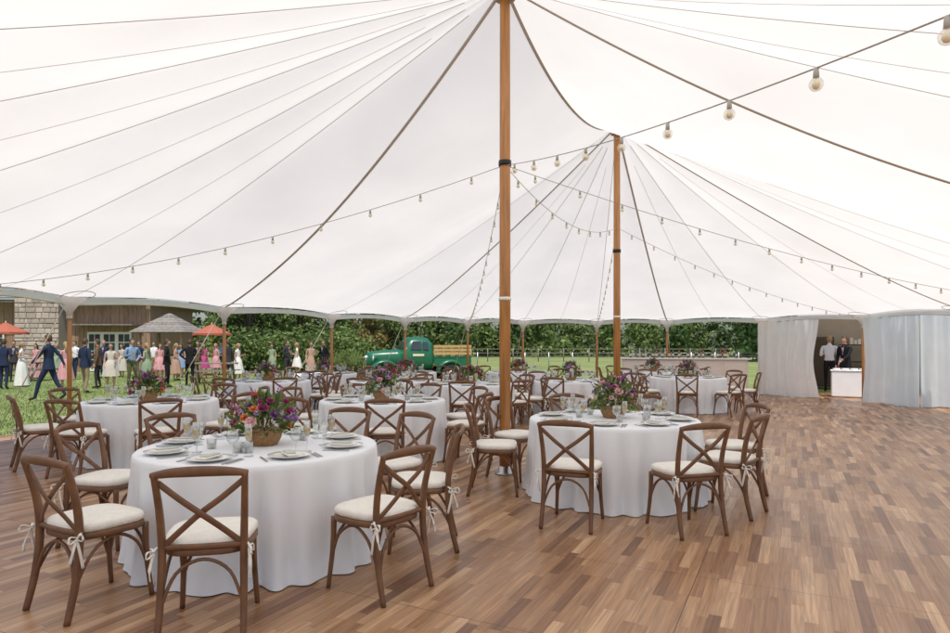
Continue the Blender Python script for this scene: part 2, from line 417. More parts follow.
# ---------------------------------------------------------------- chair
def chair_mesh():
    b=MB(); k='walnut'
    for sx in(-1,1):
        post=smooth_pts([(sx*.205,-.275,0),(sx*.20,-.225,.22),(sx*.197,-.205,.45),(sx*.203,-.225,.65),(sx*.215,-.285,.865)],5)
        n=len(post); b.tube(post,[.016+.004*sin(pi*i/(n-1)) for i in range(n)],k,8,b=[.018+.005*sin(pi*i/(n-1)) for i in range(n)],ref=(0,1,0))
        leg=smooth_pts([(sx*.205,.215,0),(sx*.19,.19,.25),(sx*.185,.185,.44)],4)
        b.tube(leg,[.014+.006*i/(len(leg)-1) for i in range(len(leg))],k,8)
        b.tube(smooth_pts([(sx*.198,.195,.17),(sx*.192,.13,.34),(sx*.19,0,.415),(sx*.192,-.13,.35),(sx*.2,-.222,.20)],5),.0095,k,6)
        X=smooth_pts([(sx*.203,-.262,.815),(sx*.10,-.268,.73),(0,-.262+(.008 if sx>0 else -.008),.655),(-sx*.10,-.235,.565),(-sx*.185,-.21,.485)],5)
        b.tube(X,.0165,k,8,b=.0065,ref=(0,1,0))
        b.tube(smooth_pts([(sx*.17,-.175,.485),(sx*.222,-.215,.475),(sx*.228,-.24,.45)],4),.007,'cushion',6,b=.004)
        for q in(-1,1):
            b.tube(smooth_pts([(sx*.226,-.235,.462),(sx*.243,-.25+q*.03,.476),(sx*.247,-.25+q*.035,.442),(sx*.228,-.236,.452)],4),.007,'cushion',6,b=.003)
            b.tube(smooth_pts([(sx*.228,-.238,.455),(sx*.238,-.245+q*.02,.38),(sx*.232,-.24+q*.035,.31-q*.02)],4),.009,'cushion',6,b=.002)
    b.tube(smooth_pts([(-.2,.2,.17),(-.13,.195,.34),(0,.193,.405),(.13,.195,.34),(.2,.2,.17)],5),.0095,k,6)
    b.tube(smooth_pts([(-.2,-.235,.17),(-.13,-.215,.34),(0,-.208,.405),(.13,-.215,.34),(.2,-.235,.17)],5),.0095,k,6)
    b.tube(smooth_pts([(-.228,-.28,.853),(-.13,-.312,.87),(0,-.325,.876),(.13,-.312,.87),(.228,-.28,.853)],5),.013,k,8,b=[.016+.012*sin(pi*i/20) for i in range(21)],ref=(0,0,1))
    b.tube(smooth_pts([(-.197,-.208,.475),(0,-.222,.475),(.197,-.208,.475)],5),.011,k,8,b=.016)
    def ring(sc,z,n=28):
        r=[]
        for j in range(n):
            a=2*pi*j/n; c,s=cos(a),sin(a)
            x=.222*(abs(c)**.55)*(1 if c>0 else -1); y=.215*(abs(s)**.55)*(1 if s>0 else -1)
            x*= 1+.06*(y/.2); r.append((x*sc,y*sc-.005,z))
        return r
    b.loft([ring(.98,.425),ring(1.0,.432),ring(1.0,.455),ring(.97,.462)],k)
    b.loft([ring(.94,.462),ring(.985,.472),ring(1.0,.487),ring(.985,.502),ring(.93,.512),ring(.6,.518),ring(.1,.519)],'cushion')
    return b.mesh('cross_back_chair')
CH_M=chair_mesh()
def chair(cx,cy,ang,r=1.2,jit=6):
    if isinstance(ang,tuple): ang,r=ang
    a=radians(ang); r+=U(-.03,.05); x=cx+r*cos(a); y=cy+r*sin(a)
    place(CH_M,'cross_back_chair',(x,y,0.001),a+pi/2+radians(U(-jit,jit)))

# ---------------------------------------------------------------- table
def table_mesh(seed):
    rnd=random.Random(seed); b=MB(); n=260; H=.76; K=.93
    fr=[(rnd.uniform(0,6.28),rnd.choice([9,11,13]),.45),(rnd.uniform(0,6.28),rnd.choice([19,21,23]),.65),(rnd.uniform(0,6.28),5,.3),(rnd.uniform(0,6.28),31,.4)]
    prof=[(0.02,H),(.5,H),(.85,H),(.893,H-.002),(.905,H-.012),(.910,H-.04)]
    rings=[]
    for r,z in prof: rings.append([(K*r*cos(2*pi*j/n),K*r*sin(2*pi*j/n),z) for j in range(n)])
    for k in range(1,15):
        t=k/14; z=(H-.04)*(1-t)+.006*t; r=[]
        for j in range(n):
            a=2*pi*j/n; w=sum(A*sin(f*a+p+.8*sin(3*a+p)) for p,f,A in fr)
            w=w-.25*w*w
            rr=K*(.910+.02*t+(.05*w)*min(1,t*1.3)**.8 + (.03*t**6))
            r.append((rr*cos(a),rr*sin(a),z))
        rings.append(r)
    b.loft(rings,'cloth',cap=False)
    return b.mesh('round_dining_table')
TM=[table_mesh(i) for i in range(3)]
def plate_mesh():
    b=MB(); b.lathe([(.001,.004),(.085,.004),(.10,.012),(.138,.020),(.140,.023),(.10,.017),(.085,.010),(.001,.009)],'china',32)
    b.box((0,0,.026),(.07,.19,.012),'napkin',bev=.004); b.box((0,.01,.036),(.055,.14,.004),'sage')
    for x,l in((-.165,.19),(.165,.2),(.19,.17)): b.box((x,0,.003),(.012,l,.004),'steel')
    return b.mesh('dinner_plate_setting')
def flute_mesh():
    b=MB(); b.lathe([(.032,0),(.032,.003),(.004,.008),(.004,.085),(.018,.105),(.025,.15),(.022,.215),(.021,.215),(.024,.15),(.016,.107),(.001,.1)],'glass',16)
    b.lathe([(.001,.103),(.014,.109),(.022,.14),(.022,.165),(.001,.165)],'wine',12); return b.mesh('champagne_flute')
def goblet_mesh():
    b=MB(); b.lathe([(.034,0),(.034,.003),(.004,.008),(.004,.07),(.02,.08),(.04,.11),(.036,.165),(.035,.165),(.038,.11),(.02,.084),(.001,.08)],'glass',16); return b.mesh('wine_glass')
def votive_mesh():
    b=MB(); b.lathe([(.03,0),(.035,.07),(.033,.07),(.028,.004),(.001,.004)],'glass',14); b.lathe([(.026,.005),(.026,.035),(.001,.036)],'cushion',12); return b.mesh('votive_candle')
PL,FL,GO,VO=plate_mesh(),flute_mesh(),goblet_mesh(),votive_mesh()
def bloom(b,c,r,k,up):
    up=Vector(up).normalized(); t=up.orthogonal().normalized(); u=up.cross(t)
    for ring,(rr,hh,n) in enumerate(((1.0,.15,8),(.72,.45,7),(.42,.7,5))):
        for j in range(n):
            a=2*pi*(j+.5*ring)/n+U(-.2,.2); d=t*cos(a)+u*sin(a); e=-t*sin(a)+u*cos(a); c=Vector(c)
            p0=c+d*r*.1; p1=c+d*r*rr*.75+e*r*.42+up*r*hh*.6; p2=c+d*r*rr+up*r*(hh+.1); p3=c+d*r*rr*.75-e*r*.42+up*r*hh*.6
            b.add([p0,p1,p2,p3],[(0,1,2,3)],k,False)
    b.ball(c+up*r*.3,r*.3,k,6,4)
def centerpiece_mesh(cols,seed,wide=.27,hi=.26):
    random.seed(seed); b=MB()
    b.lathe([(.085,0),(.10,.01),(.12,.05),(.13,.10),(.138,.11),(.12,.11),(.001,.09)],'basket',24)
    for i in range(6): b.tube([(cos(2*pi*j/20)*(.09+.007*i+.004*(j%2)),sin(2*pi*j/20)*(.09+.007*i+.004*(j%2)),.008+.018*i) for j in range(21)],.008,'basket',5,cap=False)
    for i in range(420):
        a=U(0,2*pi); e=U(-.15,pi/2); rr=U(.5,1.18)
        c=Vector((cos(a)*cos(e)*wide*rr,sin(a)*cos(e)*wide*rr,.11+max(-.05,sin(e))*hi*rr))
        d=Vector((cos(a)*cos(e),sin(a)*cos(e),sin(e)+U(-.5,.5))).normalized(); s=d.cross(Vector((U(-1,1),U(-1,1),U(-1,1)))).normalized()
        L=U(.03,.065); w=L*.3
        b.add([c-d*L*.4,c+s*w,c+d*L,c-s*w],[(0,1,2,3)],random.choice(['leaf','leafl','leafl','leaf']),False)
    for i in range(14):
        a=U(0,2*pi); e=U(.5,1.4); c=Vector((cos(a)*cos(e)*wide,sin(a)*cos(e)*wide,.11+sin(e)*hi)); tip=c*1.0+Vector((cos(a)*.05,sin(a)*.05,U(.04,.11)))
        b.tube([(0,0,.1),c,tip],.0022,'leaf',4)
        for q in range(6):
            z=c.lerp(tip,q/5); b.ball(z,U(.006,.011),'f_'+random.choice(['lilac','purple','magenta']),5,3)
    for i in range(36):
        a=U(0,2*pi); e=U(.0,1.5); rr=U(.85,1.14)
        d=Vector((cos(a)*cos(e),sin(a)*cos(e),sin(e)))
        bloom(b,Vector((d.x*wide*rr,d.y*wide*rr,.11+d.z*hi*rr)),U(.022,.05),'f_'+random.choice(cols),d+Vector((0,0,.3)))
    return b.mesh('flower_centerpiece')
CP=[centerpiece_mesh(['magenta','purple','magenta','lilac','blush','blush','magenta','orange','lilac'],1,.22,.23),
    centerpiece_mesh(['blush','lilac','cream','purple','magenta','blush','lilac'],2,.20,.26),
    centerpiece_mesh(['red','red','magenta','red'],3,.28,.2),
    centerpiece_mesh(['purple','magenta','blush','cream','lilac'],4,.21,.25)]
random.seed(21)
def table(x,y,i,cp,chairs,r=1.2,setn=8,off=20,detail=True,cps=1.0):
    place(TM[i%3],'round_dining_table',(x,y,0.001),U(0,6))
    H=.763
    place(CP[cp],'flower_centerpiece',(x+U(-.05,.05),y+U(-.05,.05),H),U(0,6),sc=cps)
    for k in range(setn):
        a=2*pi*k/setn+radians(off)
        place(PL,'dinner_plate_setting',(x+.645*cos(a)+U(-.015,.015),y+.645*sin(a)+U(-.015,.015),H),a+pi/2+U(-.12,.12))
        place(GO,'wine_glass',(x+.46*cos(a+.16)+U(-.03,.03),y+.46*sin(a+.16),H),0)
        place(FL,'champagne_flute',(x+.51*cos(a+.33),y+.51*sin(a+.33)+U(-.03,.03),H),0)
    if detail:
        for k in range(5): a=U(0,6.28); place(VO,'votive_candle',(x+.34*cos(a),y+.34*sin(a),H),0)
    for a in chairs: chair(x,y,a,r)
table(-1.58,4.68,0,0,((-83,1.24),-124,-37,4,42,76,140,172),1.17,8,-10)
table(1.40,6.42,1,1,((-118,1.22),(-76,1.26),(-38,1.15),2,62,100,140,178),1.17,8,-20)
table(-4.35,8.5,2,0,(-100,-60,-15,30,75,120,165,215),1.19,8,0)
table(-1.25,8.6,0,3,(-125,-80,-20,25,70,115,160,205),1.19,8,5)
for (x,y,c) in ((-4.3,13.2,0),(-1.75,13.2,2),(-.1,12.2,2),(2.0,13.3,3),(4.9,14.6,1),(-1.9,17.3,2),(1.2,17.6,2),(5.0,17.7,0),(-3.9,16.6,0)):
    o=U(0,45); table(x,y,int(R()*3),c,[o+45*k for k in range(8)],1.2,8,o,False,.95)

# ---------------------------------------------------------------- bar
M['barw']=mat('bar_panel_blush',(.78,.69,.64),.6,noise=.05); M['bartop']=mat('bar_top',(.80,.77,.73),.4)
M['bottle']=mat('bottle_green',(.03,.07,.03),.1,.8); M['bottlea']=mat('bottle_amber',(.18,.07,.02),.1,.8); M['label']=mat('bottle_label',(.6,.55,.45),.7)
b=MB(); b.box((0,0,.53),(3.7,.6,1.04),'barw',bev=.02)
for i in range(5): b.box((-1.48+.74*i,-.309,.53),(.62,.02,.86),'barw',bev=.006)
b.box((0,0,1.075),(3.85,.75,.05),'bartop',bev=.01); b.box((0,-.02,.02),(3.6,.5,.03),'black')
b.obj('drinks_bar',(6.5,19.8,0),radians(-14))
rb=Matrix.Rotation(radians(-14),2)
for i in range(30):
    u=-1.7+3.4*R(); v=U(-.2,.25); q=rb@Vector((u,v)); bb=MB(); kk=random.choice(['bottle','bottlea','glass','bottle'])
    bb.lathe([(.036,0),(.038,.18),(.014,.24),(.014,.31),(.017,.315),(.001,.316)],kk,10); bb.lathe([(.039,.05),(.0395,.05),(.0395,.13),(.039,.13)],'label',10); bb.obj('bottle',(6.5+q.x,19.8+q.y,1.102))

# ---------------------------------------------------------------- curtains
def eave_at(px):
    for k in range(0,1000):
        d=15+k*.01; x=PX(px,d); s,n=toT(x,d)
        if s>SP:
            r=hypot(s-SP,n)
            if r>=Rfar((s-SP)/r)*.985: return Vector((x,d))
    return Vector((PX(px,20),20))
def curtain(pxs,k,name,amp=.06,waves=14,top=2.25,z0=.01,tie=None,tg=.1):
    P=[eave_at(p) for p in pxs]; cum=[0]
    for a,c in zip(P,P[1:]): cum.append(cum[-1]+(c-a).length)
    N=waves*10; rings=[]
    ph=U(0,6)
    for zi in range(16):
        t=zi/15; z=z0+(top-z0)*t; ring=[]
        for i in range(N+1):
            v=i/N
            if tie is not None:
                g=tg*math.exp(-((t-.45)/.35)**2); v=tie+(v-tie)*(1-g)
            u=cum[-1]*v
            for j in range(len(P)-1):
                if u<=cum[j+1]+1e-6: break
            f=(u-cum[j])/(cum[j+1]-cum[j]); p=P[j].lerp(P[j+1],f); d=(P[j+1]-P[j]).normalized(); nn=Vector((d.y,-d.x))
            c=2*pi*waves*i/N
            w=amp*(1-.3*t)*(sin(c+ph+.8*sin(c*.31))+.5*sin(c*.37+ph+1.5*t)+.25*sin(c*2.3+3*t))
            p=p+nn*w; ring.append((p.x,p.y,z+.02*sin(c*.2)*(t<.01)))
        rings.append(ring)
    b=MB(); b.loft(rings,k,cap=False,closed=False); b.obj(name)
curtain([757,775,800,819],'curtain','tent_curtain',.055,6,tie=.0)
curtain([863,885,905,921],'curtain_blue','tent_curtain',.04,5,tie=1.0,tg=.06)
curtain([920,940,960,985,1010,1040],'curtain_blue','tent_curtain',.05,8)
M['cat']=fabric('catering_wall',(.60,.52,.43),.3); M['catroof']=fabric('catering_roof',(.7,.68,.64),.6); M['dark']=mat('dark_equipment',(.10,.07,.05),.6)
c0=eave_at(842); nv=Vector((PX(842,1),1)).normalized(); dirv=Vector((nv.y,-nv.x)); ang=atan2(dirv.y,dirv.x)
E=empty('catering_tent',(c0.x+nv.x*4.6,c0.y+nv.y*4.6,0),ang)
b=MB(); b.box((.65,2.4,1.25),(4.1,.03,2.6),'cat'); b.box((-1.4,0,1.25),(.03,4.7,2.6),'cat'); b.box((2.7,0,1.25),(.03,4.7,2.6),'cat'); b.obj('walls',parent=E)
b=MB(); b.add([(-1.5,-2.5,2.56),(2.8,-2.5,2.56),(2.8,2.5,2.56),(-1.5,2.5,2.56),(.65,0,3.4)],[(0,1,4),(1,2,4),(2,3,4),(3,0,4)],'catroof',False); b.obj('roof',parent=E)
b=MB(); b.box((-.7,1.9,.9),(.9,.6,1.8),'dark',bev=.03); b.box((.7,1.9,1.5),(1.6,.5,.05),'dark'); b.box((.7,1.9,.9),(1.6,.5,.05),'dark')
for i in range(12): b.box((.05+.12*i,1.85,1.6+.02*(i%3)),(.09,.2,.15+.04*(i%3)),random.choice(['cushion','dark','basket','china']))
for x in(-.05,1.45): b.box((x,1.9,.7),(.04,.5,1.6),'steel')
b.obj('kitchen_shelves',parent=E)
b=MB(); b.box((0,0,.38),(1.0,.6,.74),'cloth',bev=.03)
b.box((0,0,.765),(1.04,.64,.02),'cloth',bev=.008)
q=c0+nv*1.4+dirv*.22; b.obj('serving_table',(q.x,q.y,0.001),ang)
for i in range(4):
    q2=q+dirv*(-.36+.22*i); bb=MB(); bb.lathe([(.08,0),(.11,.05),(.10,.05),(.001,.01)],random.choice(['china','basket']),14); bb.obj('serving_bowl',(q2.x,q2.y,.777))

# ---------------------------------------------------------------- people
def col(name,c):
    if name not in M: M[name]=mat(name,c,.85,.2,noise=.06,nscale=8)
    return name
col('navy',(.022,.032,.07)); col('blacksuit',(.013,.013,.016)); col('charcoal',(.045,.045,.05)); col('pink',(.58,.30,.32)); col('magenta_d',(.42,.07,.20))
col('sage_d',(.25,.33,.22)); col('white_d',(.74,.73,.70)); col('tan_d',(.42,.27,.20)); col('blue_s',(.22,.32,.48)); col('khaki',(.30,.23,.15)); col('floral',(.52,.48,.42)); col('olive',(.10,.11,.05)); col('shirt',(.72,.73,.75)); col('brownj',(.15,.09,.055))
def human(name,loc,face,sex='m',top='navy',bot=None,hair='hair',h=1.76,pose='stand',arms=('down','down'),lean=0):
    bot=bot or top; k=h/1.76; fem=sex=='f'
    sh=.155 if fem else .185; hp=.095 if fem else .088
    V=[];Ed=[];Rr=[]
    def v(p,r): V.append(Vector(p)); Rr.append(r); return len(V)-1
    pel=v((0,0,.96),.125 if not fem else .128); w=v((0,.0,1.10),.118 if not fem else .10); ch=v((0,.0,1.30),.145 if not fem else .12); nb=v((0,-.005,1.44),.085 if not fem else .065); nk=v((0,0,1.52),.05); hd=v((0,.012,1.58),.052)
    for a,c in((pel,w),(w,ch),(ch,nb),(nb,nk),(nk,hd)): Ed.append((a,c))
    st={'stand':(.03,-.02),'walk':(.30,-.32),'contra':(.08,-.03)}[pose]
    joints={}
    for i,sx in enumerate((-1,1)):
        f=st[i]
        hip=v((sx*hp,0,.90),.092); kn=v((sx*(hp+.01),f*.55+.03,.50 if pose!='walk' or f>0 else .48),.058)
        an=v((sx*(hp+.015),f-.01 if f>=0 else f-.05,.09 if pose!='walk' or f>0 else .16),.04)
        toe=v((sx*(hp+.03),V[an].y+.15,.035 if pose!='walk' or f>0 else .04),.036)
        Ed+= [(pel,hip),(hip,kn),(kn,an),(an,toe)]
        s=v((sx*sh,0,1.41),.062 if not fem else .046)
        arm=arms[i]
        el,wr={'down':((sx*(sh+.05),-.03,1.13),(sx*(sh+.06),.04,.89)),'drink':((sx*(sh+.05),-.02,1.14),(sx*(sh-.03),.22,1.20)),
               'fwd':((sx*(sh+.04),.14,1.18),(sx*(sh+.02),.30,1.02)),'back':((sx*(sh+.05),-.17,1.18),(sx*(sh+.07),-.26,.95)),
               'hip':((sx*(sh+.17),-.06,1.18),(sx*(sh-.02),.07,1.02)),'reach':((sx*(sh+.03),.2,1.2),(sx*(sh-.02),.42,1.1))}[arm]
        e=v(el,.045 if not fem else .036); wv=v(wr,.03 if not fem else .026); d=(Vector(wr)-Vector(el)).normalized(); pm=v(Vector(wr)+d*.06,.032)
        Ed+= [(ch,s),(s,e),(e,wv),(wv,pm)]
        joints[i]=(Vector(wr),Vector(wr)+d*.06,d,sx)
    me=bpy.data.meshes.new('tmp'); me.from_pydata([tuple(p) for p in V],Ed,[]); o=bpy.data.objects.new('tmp',me); scene.collection.objects.link(o)
    md=o.modifiers.new('s','SKIN')
    for i,sv in enumerate(me.skin_vertices[0].data): sv.radius=(Rr[i],Rr[i]); sv.use_root=(i==0)
    ss=o.modifiers.new('ss','SUBSURF'); ss.levels=2; ss.render_levels=2
    dg=bpy.context.evaluated_depsgraph_get(); dg.update(); ev=o.evaluated_get(dg); em=ev.to_mesh()
    vs=[Vector(x.co) for x in em.vertices]; fs=[tuple(p.vertices) for p in em.polygons]; ev.to_mesh_clear()
    bpy.data.objects.remove(o)
    def seg(p,a,c):
        ab=c-a; t=max(0,min(1,(p-a).dot(ab)/max(ab.length_squared,1e-9))); return (p-a-ab*t).length
    def cls(c): return min(range(len(Ed)),key=lambda i:seg(c,V[Ed[i][0]],V[Ed[i][1]])/ (.5*(Rr[Ed[i][0]]+Rr[Ed[i][1]])))
    b=MB(); groups={}
    for f in fs:
        c=sum((vs[i] for i in f),Vector())/len(f); e=cls(c)
        if e<2: kk=top if c.z>.99 else bot
        elif e==2: kk=top
        elif e in(3,4): kk='skin' if (c.z>1.46) or (fem and c.z>1.40) else top
        else:
            j=(e-5)%8
            if j==0: kk=bot
            elif j in(1,2): kk='skin' if fem else bot
            elif j==3: kk='shoe'
            elif j==4: kk=top
            elif j in(5,6): kk='skin' if fem else top
            else: kk='skin'
            if j==2 and c.z<.07: kk='shoe'
        groups.setdefault(kk,[]).append(f)
    for p in vs:
        if .8<p.z<1.48 and abs(p.x)<sh-.02: p.y*=.8
    for kk,ff in groups.items():
        mp={}; nv_=[]; nf=[]
        for f in ff:
            q=[]
            for i in f:
                if i not in mp: mp[i]=len(nv_); nv_.append(vs[i])
                q.append(mp[i])
            nf.append(q)
        b.add(nv_,nf,kk)
    for i,(wr,pm,d,sx) in joints.items():
        up=Vector((0,1,0)) if abs(d.y)<.8 else Vector((0,0,1)); side_=d.cross(up).normalized(); up=side_.cross(d).normalized()
        for q,(off,L) in enumerate(((-.026,.062),(-.009,.074),(.009,.070),(.026,.055))):
            a=pm+up*off*1.0; inw=-side_*sx if abs(d.z)>.5 else -Vector((0,0,1))*0.6
            b.tube([a,a+d*L*.5,a+d*L*.85+inw*.012,a+d*L+inw*.03],[.0095,.009,.008,.006],'skin',6)
        a=wr+up*.028+d*.015; b.tube([a-up*.01,a+up*.02+d*.03,a+up*.022+d*.06],[.011,.0095,.007],'skin',6)
        if arms[i]=='drink':
            g=pm+d*.04; b.lathe([(.03,-.07),(.004,-.065),(.004,.0),(.025,.03),(.022,.10)],'glass',10,g)
    hc=Vector((0,.02,1.645)); n=20;m=14; hv=[];hf=[]
    for i in range(m+1):
        th=pi*i/m
        for j in range(n):
            a=2*pi*j/n; x=sin(th)*cos(a); y=sin(th)*sin(a); z=-cos(th)
            sxx=.074*(1-.22*max(0,-z)); syy=.092*(1-.1*max(0,-z)); q=Vector((x*sxx,y*syy,z*.116))
            if y>.85 and -.35<z<.1: q.y+=.018*(1-abs(x)*4 if abs(x)<.25 else 0)*(1 if z<0 else .4)
            if y>.6 and abs(x)>.2 and abs(x)<.6 and 0<z<.25: q.y-=.008
            if z<-.6 and y>0: q.y+=.012
            hv.append(hc+q)
    for i in range(m):
        for j in range(n): hf.append((i*n+j,i*n+(j+1)%n,(i+1)*n+(j+1)%n,(i+1)*n+j))
    b.add(hv,hf,'skin')
    for sx in(-1,1):
        b.ball(hc+Vector((sx*.028,.076,.012)),(.012,.008,.007),'china',8,5); b.ball(hc+Vector((sx*.028,.083,.012)),(.006,.003,.006),'eye',6,4)
        b.tube([hc+Vector((sx*.016,.087,.03)),hc+Vector((sx*.045,.075,.029))],.0035,hair,5)
        b.ball(hc+Vector((sx*.074,-.005,-.005)),(.010,.018,.03),'skin',8,6)
    b.tube([hc+Vector((0,.088,.02)),hc+Vector((0,.103,-.014)),hc+Vector((0,.09,-.024))],[.007,.012,.008],'skin',6)
    b.tube([hc+Vector((-.022,.08,-.05)),hc+Vector((0,.088,-.049)),hc+Vector((.022,.08,-.05))],.005,'lip',6)
    hv=[];hf=[];n=20;m=12
    for i in range(m+1):
        th=pi*i/m
        for j in range(n):
            a=2*pi*j/n; x=sin(th)*cos(a); y=sin(th)*sin(a); z=cos(th)
            lim=.42 if y>.35 else (-.1 if y>-.1 else (-.55 if not fem else -.9))
            zz=max(z,lim); sh_=1.0 if z>=lim else .9
            hv.append(hc+Vector((x*.084*sh_,y*.10*sh_-.006,zz*.126)))
    for i in range(m):
        for j in range(n): hf.append((i*n+j,i*n+(j+1)%n,(i+1)*n+(j+1)%n,(i+1)*n+j))
    b.add(hv,hf,hair)
    if fem:
        b.tube(smooth_pts([hc+Vector((0,-.05,.06)),hc+Vector((0,-.1,-.06)),hc+Vector((0,-.105,-.18)),hc+Vector((0,-.09,-.28))],4),[.06,.075,.08,.082,.08,.08,.08,.078,.075,.07,.06,.04,.02][:13],hair,10,b=.03,ref=(0,1,0))
        hem=random.choice([.06,.35,.5]); n=40; rings=[]
        for i in range(10):
            t=i/9; z=1.12-(1.12-hem)*t; rx=.105+.13*t**.9+(.06*sin(min(1,t*3)*pi/2)); ry=.082+.13*t**.9+.05*sin(min(1,t*3)*pi/2)
            rings.append([(rx*cos(2*pi*j/n)*(1+.07*t*sin(7*2*pi*j/n)),ry*sin(2*pi*j/n)*(1+.07*t*sin(7*2*pi*j/n)),z) for j in range(n)])
        b.loft(rings,bot,cap=False)
    else:
        if top!='shirt' and top!='blue_s':
            n=28; b.loft([[(rx*cos(2*pi*j/n),ry*sin(2*pi*j/n),z) for j in range(n)] for rx,ry,z in((.135,.108,1.12),(.145,.118,1.0),(.165,.135,.9),(.172,.14,.83))],top,cap=False)
            b.add([(-.035,.118,1.42),(.035,.118,1.42),(0,.125,1.2)],[(0,2,1)],'shirt',False)
            b.add([(-.010,.121,1.42),(.010,.121,1.42),(.013,.127,1.25),(-.013,.127,1.25)],[(0,3,2,1)],'magenta_d',False)
            b.tube([(-.045,.0,1.47),(0,.055,1.455),(.045,.0,1.47),(0,-.06,1.49),(-.045,0,1.47)],.012,'shirt',6,cap=False)
    T=Matrix.Rotation(radians(lean),4,'X')
    b.v=[T@p if lean else p for p in b.v]
    return b.obj(name,loc,radians(face-90),sc=k)
D='down';K='drink'
PEO=[(4,22.5,'m','navy','navy','hair',100,'stand',(D,K),1.8),(22,24,'f','white_d','white_d','hairb',20,'stand',(D,K),1.70),
(49,18.0,'m','navy','navy','hair',185,'walk',('fwd','back'),1.88),(66,23,'f','pink','pink','hairb',150,'stand',(K,D),1.70),
(85,20.8,'m','navy','khaki','hair',70,'contra',(K,D),1.8),(98,23,'m','brownj','charcoal','hair',200,'stand',(D,K),1.80),
(111,22.6,'f','floral','floral','hair',-60,'stand',(K,D),1.66),(132,23,'m','blue_s','olive','hair',-30,'contra',('hip',K),1.82),
(147,24,'f','sage_d','sage_d','hairb',170,'stand',(K,D),1.66),(167,23.4,'m','blacksuit','blacksuit','hair',20,'stand',(D,K),1.8),
(181,31,'f','blue_s','blue_s','hair',-90,'stand',(D,K),1.64),(190,24.5,'m','blacksuit','blacksuit','hair',120,'contra',('hip',K),1.80),
(204,30,'f','magenta_d','magenta_d','hair',-70,'stand',(K,D),1.66),(216,31,'f','pink','pink','hairb',-120,'stand',(D,K),1.66),
(228,27,'m','charcoal','charcoal','hair',160,'stand',(K,D),1.80),(238,27.8,'f','white_d','white_d','hairb',-10,'stand',(K,D),1.66),
(154,31,'m','shirt','khaki','hair',-80,'stand',(D,K),1.76),(122,31,'f','floral','floral','hair',-100,'stand',(K,D),1.64),
(36,30,'f','pink','pink','hair',-90,'stand',(D,K),1.65),
(287,30,'m','charcoal','charcoal','hair',-20,'stand',(D,K),1.82),(297,30.2,'f','white_d','white_d','hairb',200,'stand',(K,D),1.70),
(311,28,'f','tan_d','tan_d','hair',-60,'stand',(K,D),1.74),(324,28.5,'m','blacksuit','blacksuit','hair',-120,'contra',(D,K),1.82),(272,33,'f','sage_d','sage_d','hair',-90,'stand',(D,K),1.65),
(14,27,'m','charcoal','charcoal','hair',-60,'stand',(K,D),1.78),(75,29,'m','shirt','navy','hair',-100,'contra',(K,D),1.78),(104,30,'m','navy','navy','hairb',-80,'stand',('hip',K),1.8),
(140,29,'m','navy','khaki','hair',-120,'stand',(D,K),1.78),(160,28.5,'f','pink','pink','hair',-40,'stand',(K,D),1.66),(176,28,'f','tan_d','tan_d','hairb',10,'stand',(D,K),1.66),
(198,29,'m','brownj','khaki','hair',-90,'stand',(K,D),1.78),(57,30,'f','sage_d','sage_d','hairb',-80,'stand',(K,D),1.66),(221,33,'m','blue_s','charcoal','hair',-90,'stand',(D,K),1.78)]
for (px,d,sx,t,bt,hr,fa,po,ar,h) in PEO:
    human('wedding_guest_man' if sx=='m' else 'wedding_guest_woman',(PX(px,d),d,GZ),fa,sx,t,bt,hr,h,po,ar)
q=c0+nv*2.1+dirv*.12; human('caterer',(q.x,q.y,0),-150,'m','blacksuit','blacksuit','hair',1.78,'stand',('reach',D),-4)
q=c0+nv*3.1-dirv*.35; human('caterer',(q.x,q.y,GZ+.08),60,'m','shirt','blacksuit','hairb',1.8,'stand',('drink',D))

